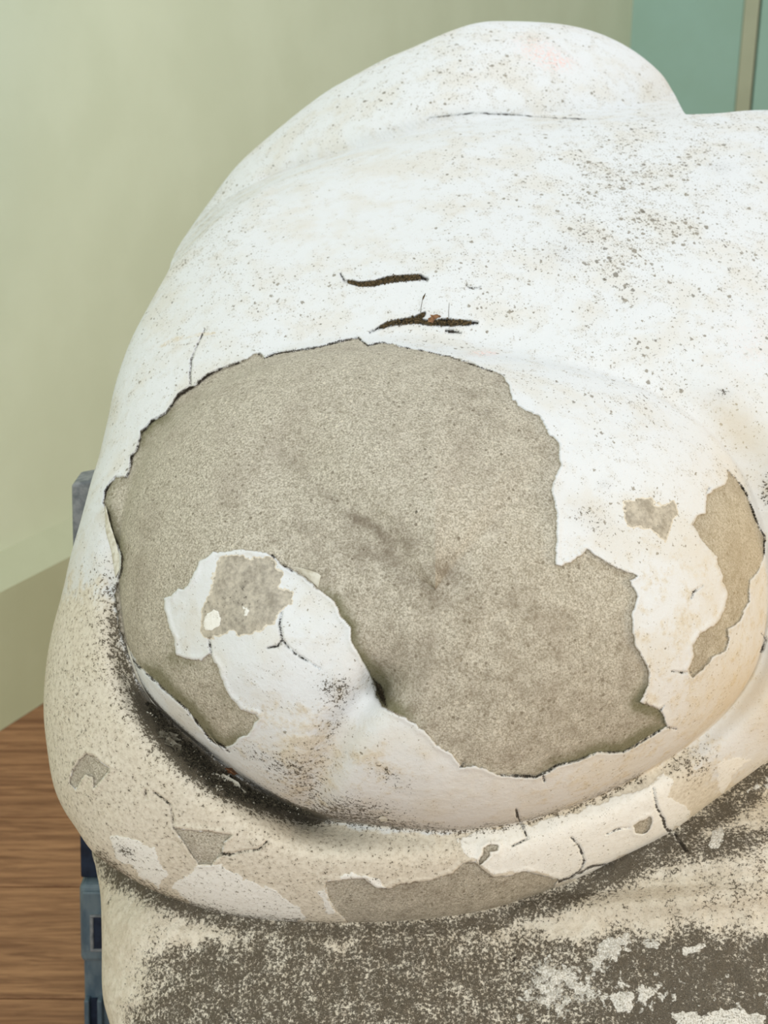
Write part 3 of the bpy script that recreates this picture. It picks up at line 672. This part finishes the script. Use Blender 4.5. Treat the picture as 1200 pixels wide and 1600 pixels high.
pale2 = np.max([poly_sdf(X2, Y2, p, 30) for p in ([(1105, 1300), (1122, 1282), (1138, 1285), (1135, 1305), (1122, 1326), (1108, 1322)], [(1160, 1230), (1180, 1222), (1205, 1215), (1210, 1232), (1165, 1243)],
        [(918, 1500), (940, 1475), (962, 1460), (985, 1455), (978, 1480), (955, 1500), (930, 1515)], [(1060, 1478), (1100, 1476), (1095, 1488), (1065, 1488)], [(1010, 1470), (1035, 1468), (1030, 1480), (1012, 1480)],
        [(960, 1560), (985, 1552), (980, 1575), (968, 1578)], [(1060, 1590), (1130, 1582), (1190, 1590), (1190, 1620), (1060, 1620)], [(1000, 1545), (1018, 1548), (1012, 1562), (1002, 1560)])], 0)
A2['pale'] = np.clip(pal + 0.9 * sm(-9, 7, pale2 + 9 * vn(X2, Y2, 22, 51) + 5 * vn(X2, Y2, 7, 52)), -1, 1)
ck2 = np.full(X2.shape, 12.0)
for c in ([(1055, 1304, 2), (1072, 1328, 3.5), (1078, 1334, .5)], [(350, 1577, .6), (362, 1590, 1), (372, 1600, .6)], [(175, 1400, .8), (168, 1412, 1.2)]): ck2 = np.minimum(ck2, line_d(X2, Y2, c, 12))
A2['crack'] = ck2
A2['warm_tint'] = np.clip(0.5 * gauss(X2, Y2, 1190, 1230, 120, 60), 0, 1)  # warm light from the right painted into the base colour
A2['worn'] = np.clip(0.5 * gauss(X2, Y2, 1060, 1410, 220, 40) + 0.25, 0, 1)
h2 = h2 - 4 * sm(1.5, -0.8, ck2) + 1.5 * sm(-1, 1, pale2)
V2 = P3(X2, Y2, h2); he = h2[-NA2:]
Vb = []
for k in range(1, NB2 + 1):
    f = k / NB2 * np.pi / 2; rr = math.cos(f) * 0.9 + 0.1
    Vb.append(P3(BCn[0] + rr * R2 * np.cos(th2), BCn[1] + rr * R2 * np.sin(th2), he * (1 - k / NB2) - 330 * math.sin(f) - 40))
V2 = np.vstack([V2] + Vb)
PL_TOP = 0.275
V2[:, 2] = np.maximum(V2[:, 2], PL_TOP)
F2 = grid_faces(NA2, NR2 + NB2)[:, ::-1]
j = np.arange(0, NA2, 2); F2 = np.vstack([F2, np.stack([np.zeros_like(j), 1 + (j + 2) % NA2, 1 + (j + 1) % NA2, 1 + j], -1)])
N2 = vnormals(V2, F2)
if N2[1 + 50 * NA2] @ (C_ - V2[1 + 50 * NA2]) < 0: F2 = F2[:, ::-1]
full2 = {k: np.concatenate([v, np.repeat(v[-NA2:][None], NB2, 0).ravel()]) for k, v in A2.items()}
o = mesh_np('base_block', V2, F2, M_base, None, True, full2); into(o, sc); o['label'] = 'rough lower block darkened by lichen with white blotches'
m_lo = V2[V2[:, 2] < PL_TOP + 0.002]
bx0, bx1, by0, by1 = m_lo[:, 0].min(), m_lo[:, 0].max(), m_lo[:, 1].min(), m_lo[:, 1].max()
pl = empty('plinth', ((bx0 + bx1) / 2, (by0 + by1) / 2, 0))
tag(pl, 'low grey board plinth under the lichen-dark base of the sculpture', 'plinth')
into(box('plinth_body', (bx0 + .03, by0 + .03, 0.0), (bx1 - bx0 - .06, 0, 0), (0, by1 - by0 - .06, 0), (0, 0, PL_TOP - .03), M_plinth, None, .003), pl)
into(box('top_board', (bx0 + .01, by0 + .01, PL_TOP - .03), (bx1 - bx0 - .02, 0, 0), (0, by1 - by0 - .02, 0), (0, 0, .03), M_plinth, None, .004), pl)

# ------------------------------------------------------------------ peeling curls of the paint film (parts of the sculpture)
def hs(px, py): return float(Hfield(np.array([float(px)]), np.array([float(py)]))[0])
def ribbon(name, rows, mat, thick=1.2, parent=sc, label=None):
    """rows: list of [(x, y, h), ...] across the strip; gives a thin solid sheet"""
    R0 = np.array(rows, float); n, m = R0.shape[:2]
    Vt = P3(R0[..., 0], R0[..., 1], R0[..., 2]).reshape(-1, 3)
    Vu = P3(R0[..., 0] + 0.5, R0[..., 1] + 0.5, R0[..., 2] - thick).reshape(-1, 3)
    Fs = []
    k = n * m
    for i in range(n - 1):
        for j in range(m - 1):
            a, b, c, d = i * m + j, i * m + j + 1, (i + 1) * m + j + 1, (i + 1) * m + j
            Fs.append((a, b, c, d)); Fs.append((d + k, c + k, b + k, a + k))
    for i in range(n - 1):
        for j in (0, m - 1):
            a, d = i * m + j, (i + 1) * m + j; Fs.append((a, d, d + k, a + k) if j == 0 else (d, a, a + k, d + k))
    for j in range(m - 1):
        for i in (0, n - 1):
            a, b = i * m + j, i * m + j + 1; Fs.append((b, a, a + k, b + k) if i == 0 else (a, b, b + k, a + k))
    o = mesh_py(name, np.vstack([Vt, Vu]), Fs, mat, None, smooth=False)
    for p in o.data.polygons[:]: p.use_smooth = True
    md = o.modifiers.new('edge', 'EDGE_SPLIT'); md.split_angle = math.radians(50)
    if parent: into(o, parent)
    if label: o['label'] = label
    return o
def strip(edgeA, edgeB, lift, seed, n=60, m=5, base=None):
    """sheet between two traced lines; 'lift' raises the B side"""
    rs = np.random.RandomState(seed)
    def res(e):
        e = np.array(e, float); L = np.concatenate([[0], np.cumsum(np.hypot(*np.diff(e[:, :2], axis=0).T))]); t = np.linspace(0, L[-1], n)
        return np.stack([np.interp(t, L, e[:, 0]), np.interp(t, L, e[:, 1])], -1)
    a, b = res(edgeA), res(edgeB); jb = np.cumsum(rs.randn(n)) * 0.25; jb -= np.linspace(jb[0], jb[-1], n)
    rows = []
    for i in range(n):
        row = []; ha = hs(*a[i]); hb_ = base if base is not None else hs(*a[i])
        for j in range(m):
            t = j / (m - 1); p = a[i] * (1 - t) + b[i] * t
            p = p + np.array([0.5, -0.3]) * jb[i] * t
            row.append((p[0], p[1], ha + 1 + lift * math.sin(t * 1.7) + 0.5 * rs.randn() * t))
        rows.append(row)
    return rows
ribbon('lifted_flake', strip([(199, 1016), (212, 1058), (238, 1098), (285, 1138), (338, 1180)], [(197, 1004), (214, 1037), (252, 1074), (296, 1112), (332, 1158)], 9, 1), M_flake, label='long curled paint lip standing off the lower left of the dome')
ribbon('lifted_flake', strip([(163, 794), (165, 830), (174, 862), (180, 902)], [(165, 790), (173, 822), (184, 856), (189, 885)], 7, 2, 40), M_flake, label='narrow pale curl of paint beside the black gap')
ribbon('lifted_flake', strip([(461, 888), (476, 899), (488, 909), (497, 918)], [(463, 886), (481, 890), (494, 894), (501, 899)], 6, 3, 16), M_flake, label='small folded-back paint flake on the dome')
ribbon('lifted_flake', strip([(322, 1140), (334, 1158), (350, 1174)], [(320, 1138), (330, 1152), (344, 1168)], 8, 4, 16, 3), M_flake)

# ------------------------------------------------------------------ loose bits lying in the crevice
def chip(name, px, py, rx, ry, rot, mat, label, cat, group=None, tilt=0.0, seed=0, dh=3.0, curl=3.0):
    rs = np.random.RandomState(seed); n = 16; c, s_ = math.cos(math.radians(rot)), math.sin(math.radians(rot))
    rad = [1 + 0.22 * rs.randn() for _ in range(n)]; hc = hs(px, py)
    top, bot = [], []
    for ring in (0.0, 0.5, 1.0):
        for k in range(n if ring else 1):
            a = 2 * math.pi * k / n; r = ring * (1 + (rad[k] - 1) * ring)
            u, v = r * rx * math.cos(a), r * ry * math.sin(a)
            x, y = px + u * c - v * s_, py + u * s_ + v * c
            hh = 0.75 * hs(x, y) + 0.25 * hc + dh + curl * (v / ry) ** 2 + tilt * v
            top.append((x, y, hh)); bot.append((x, y, hh - 1.6))
    T = np.array(top); B = np.array(bot)
    Vv = np.vstack([P3(T[:, 0], T[:, 1], T[:, 2]), P3(B[:, 0], B[:, 1], B[:, 2])]); k0 = len(T); Fs = []
    for k in range(n):
        kn = (k + 1) % n
        Fs += [(0, 1 + kn, 1 + k), (1 + k, 1 + kn, 1 + n + kn, 1 + n + k), (k0, k0 + 1 + k, k0 + 1 + kn), (k0 + 1 + kn, k0 + 1 + k, k0 + 1 + n + k, k0 + 1 + n + kn),
               (1 + n + k, 1 + n + kn, k0 + 1 + n + kn, k0 + 1 + n + k)]
    o = mesh_py(name, Vv, Fs, mat, None)
    return tag(o, label, cat, group)
G_ = 'loose paint flakes lying in the crevice'
chip('paint_flake', 263, 1150, 17, 8, 18, M_flake_grey, 'grey curled paint flake, upper of the two in the dark crevice', 'paint flake', G_, 0.2, 1, 6)
chip('paint_flake', 270, 1163, 17, 6, 24, M_flake_grey, 'grey paint flake lying just below another in the dark crevice', 'paint flake', G_, 0, 2, 5)
chip('paint_flake', 356, 1221, 28, 6, 31, M_flake, 'long pale paint flake on the lower lip of the crevice', 'paint flake', G_, 0, 3, 4)
chip('paint_flake', 337, 1213, 12, 4, 8, M_flake, 'short pale paint flake touching the upper end of the long one', 'paint flake', G_, 0, 4, 5)
chip('paint_flake', 599, 1279, 7, 4.5, 5, M_flake, 'small white paint chip in the crease below the furrow', 'paint flake', G_, 0, 5, 3)
chip('paint_flake', 343, 1231, 6, 3, 10, M_flake, 'tiny pale chip just under the long pale flake', 'paint flake', G_, 0, 6, 3)
chip('leaf_crumb', 362, 1205, 10, 5, 20, M_brown, 'reddish-brown leaf crumb above the long pale flake in the crevice', 'leaf', None, 0, 7, 6)
chip('leaf_crumb', 679, 496, 9, 5, -20, M_brown, 'tan crumb of bark caught in the lower gash', 'leaf', None, 0, 8, 4, 2)

def crumbs(name, pts_fn, count, mat, label, cat, smin, smax_, seed, flat=0.6):
    rs = np.random.RandomState(seed); Vs, Fs = [], []
    for i in range(count):
        x, y, z = pts_fn(rs); c = P3(np.array(x), np.array(y), np.array(z)); s_ = rs.uniform(smin, smax_) * S
        base = np.array([(1, 0, 0), (-1, 0, 0), (0, 1, 0), (0, -1, 0), (0, 0, 1), (0, 0, -1)], float) * rs.uniform(0.6, 1.4, (6, 1)) * s_ * np.array([1.3, 1, flat])
        q, _ = np.linalg.qr(rs.randn(3, 3)); base = base @ q; k = len(Vs)
        Vs += list(c + base)
        for f in ((0, 2, 4), (2, 1, 4), (1, 3, 4), (3, 0, 4), (2, 0, 5), (1, 2, 5), (3, 1, 5), (0, 3, 5)): Fs.append(tuple(k + t for t in f))
    o = mesh_py(name, Vs, Fs, mat, None); tag(o, label, cat); o['kind'] = 'stuff'
    return o
def along(pts, spread, dz):
    P = np.array(pts, float)
    L = np.concatenate([[0], np.cumsum(np.hypot(*np.diff(P[:, :2], axis=0).T))])
    def f(rs):
        t = rs.uniform(0, L[-1]); wd = np.interp(t, L, P[:, 2]) * spread
        x = np.interp(t, L, P[:, 0]) + rs.randn() * wd * 0.5; y = np.interp(t, L, P[:, 1]) + rs.randn() * wd * 0.5
        return x, y, hs(x, y) + dz * rs.rand()
    return f
crev = [(232, 1100, 4), (262, 1143, 10), (300, 1183, 13), (345, 1222, 12), (400, 1247, 9), (450, 1262, 5), (485, 1272, 2)]
crumbs('soil', along(crev, 1.0, 5), 2200, M_soil, 'black soil and grit lodged in the crevice under the dome', 'soil', 0.8, 3.4, 5)
crumbs('grit', along(crev, 1.4, 5), 130, M_flake, 'pale paint crumbs scattered over the soil in the crevice', 'grit', 0.6, 1.9, 6)
crumbs('moss', along(GASH[0][1:7], 1.35, 3), 900, M_moss, 'dark moss filling the upper gash in the white paint', 'moss', 0.7, 1.9, 7)
crumbs('moss', along(GASH[1][1:] + GASH[2][:-1], 1.3, 3), 1000, M_moss, 'dark moss filling the lower gash in the white paint', 'moss', 0.7, 2.0, 8)

def tube(name, pts, rad, mat, parent=None):
    P = np.array([P3(np.array(float(x)), np.array(float(y)), np.array(float(z))) for x, y, z in pts]); Vs, Fs = [], []; n = 6
    for i, p in enumerate(P):
        d = P[min(i + 1, len(P) - 1)] - P[max(i - 1, 0)]; d /= np.linalg.norm(d); a = np.cross(d, [0.3, 0.2, 1]); a /= np.linalg.norm(a); b = np.cross(d, a)
        for k in range(n): Vs.append(p + (a * math.cos(k * 2 * math.pi / n) + b * math.sin(k * 2 * math.pi / n)) * rad[i] * S)
    for i in range(len(P) - 1):
        for k in range(n): Fs.append((i * n + k, i * n + (k + 1) % n, (i + 1) * n + (k + 1) % n, (i + 1) * n + k))
    Fs.append(tuple(range(n))[::-1]); Fs.append(tuple(range(len(Vs) - n, len(Vs))))
    return mesh_py(name, Vs, Fs, mat, parent, True)
h0 = hs(657, 492)
gs = empty('grass_stem', P3(np.array(657.), np.array(492.), np.array(h0)))
tag(gs, 'thin dry grass stem with a dark seed head standing out of the lower gash', 'grass')
into(tube('stem', [(657, 492, h0 - 3), (658, 480, h0 + 4), (660, 469, h0 + 8)], [0.5, 0.5, 0.5], M_stem), gs)
into(tube('seed_head', [(660, 469, h0 + 8), (662, 464, h0 + 9), (665, 458, h0 + 10)], [0.5, 1.5, 0.3], M_moss), gs)
h0 = hs(701, 500)
tag(tube('grass_stem', [(701, 500, h0 - 2), (701, 486, h0 + 3), (702, 473, h0 + 7)], [0.4, 0.4, 0.3], M_stem), 'finest bare grass stem, right of the stem with a seed head', 'grass')

# ------------------------------------------------------------------ blue upright behind the sculpture
ZB = 2.0
def fp(px, py, Zd=ZB): return pw(np.array(float(px)), np.array(float(py)), np.array(float(Zd)))
topc = fp(110, 757, 1.52); yb = topc[1]
def atplane(px, py, y):
    d = ((px - 600) / FPX) * R_ + ((800 - py) / FPX) * U_ + F_
    return C_ + d * (y / d[1])
x0 = atplane(111, 780, yb)[0]; ztop = atplane(111, 757, yb)[2]
bl = empty('stacking_frame', (x0 + .09, yb + .05, 0))
tag(bl, 'tall slate-blue plastic upright with a latch, mostly hidden behind the sculpture', 'frame')
Wd = 0.062
def zat(py): return atplane(130, py, yb)[2]
# the upright leans outward; xe gives its left edge at a height
ya_, yb2_ = 757.0, 1600.0
xA, zA = atplane(111, ya_, yb)[[0, 2]]; xB, zB = atplane(128, yb2_, yb)[[0, 2]]
LEAN = (xA - xB) / (zA - zB)
def xe(z): return xA + (z - zA) * LEAN
def lbox(name, dx, dy, z0, wx, wy, z1, mat, bev=0.0, label=None):
    o = into(box(name, (xe(z0) + dx, yb + dy, z0), (wx, 0, 0), (0, wy, 0), ((z1 - z0) * LEAN, 0, z1 - z0), mat, None, bev), bl)
    if label: o['label'] = label
    return o
z1, z2, z3, z4 = zat(905), zat(1372), zat(1495), zat(1555); ztop = zA
us = lbox('upper_section', 0, 0, z1, Wd, .05, ztop, M_bluegrey, .004, 'scuffed grey-blue top section with a slanted top')
for v in us.data.vertices:
    if v.co.z > ztop - .001: v.co.z += (v.co.x - xe(ztop)) * 0.2
hx, hz = xe(ztop - .056) + .024, ztop - .040
into(mesh_py('bolt_hole', [(hx + .005 * math.cos(a), yb - d, hz + .008 * math.sin(a)) for d in (.0014, -.002) for a in [k * math.pi / 6 for k in range(12)]],
             [tuple(range(12))] + [(k, 12 + k, 12 + (k + 1) % 12, (k + 1) % 12) for k in range(12)], M_navy), bl)
lbox('shaft', .002, 0, z2, Wd - .002, .05, z1, M_navy, .003)
lbox('latch_housing', .002, -.014, z3, Wd - .002, .064, z2 - .002, M_blue, .009, 'paler slate-blue latch housing with rounded corners')
lbox('latch_rib', .008, -.018, z3 + .022, .046, .005, z2 - .010, M_blue, .0045)
za, zb_ = zat(1468), zat(1418)
lbox('catch', .018, -.022, za, .005, .007, zb_, M_bluegrey, .002)
lbox('catch', .018, -.022, zb_, .038, .007, zb_ + .003, M_bluegrey, .0015)
lbox('catch', .018, -.022, za - .003, .038, .007, za + .001, M_bluegrey, .0015)
lbox('recess', .023, -.0205, za + .001, .03, .004, zb_, M_navy, .001)
lbox('leg', .004, 0, 0, Wd - .006, .05, z3, M_blue, .004)
for xx in (.006, .024, .044): lbox('leg_rib', xx, -.012, 0, .007, .014, z4, M_blue, .002)
lbox('leg_recess', .013, -.003, 0, .011, .0035, z4 - .004, M_navy, .0005)
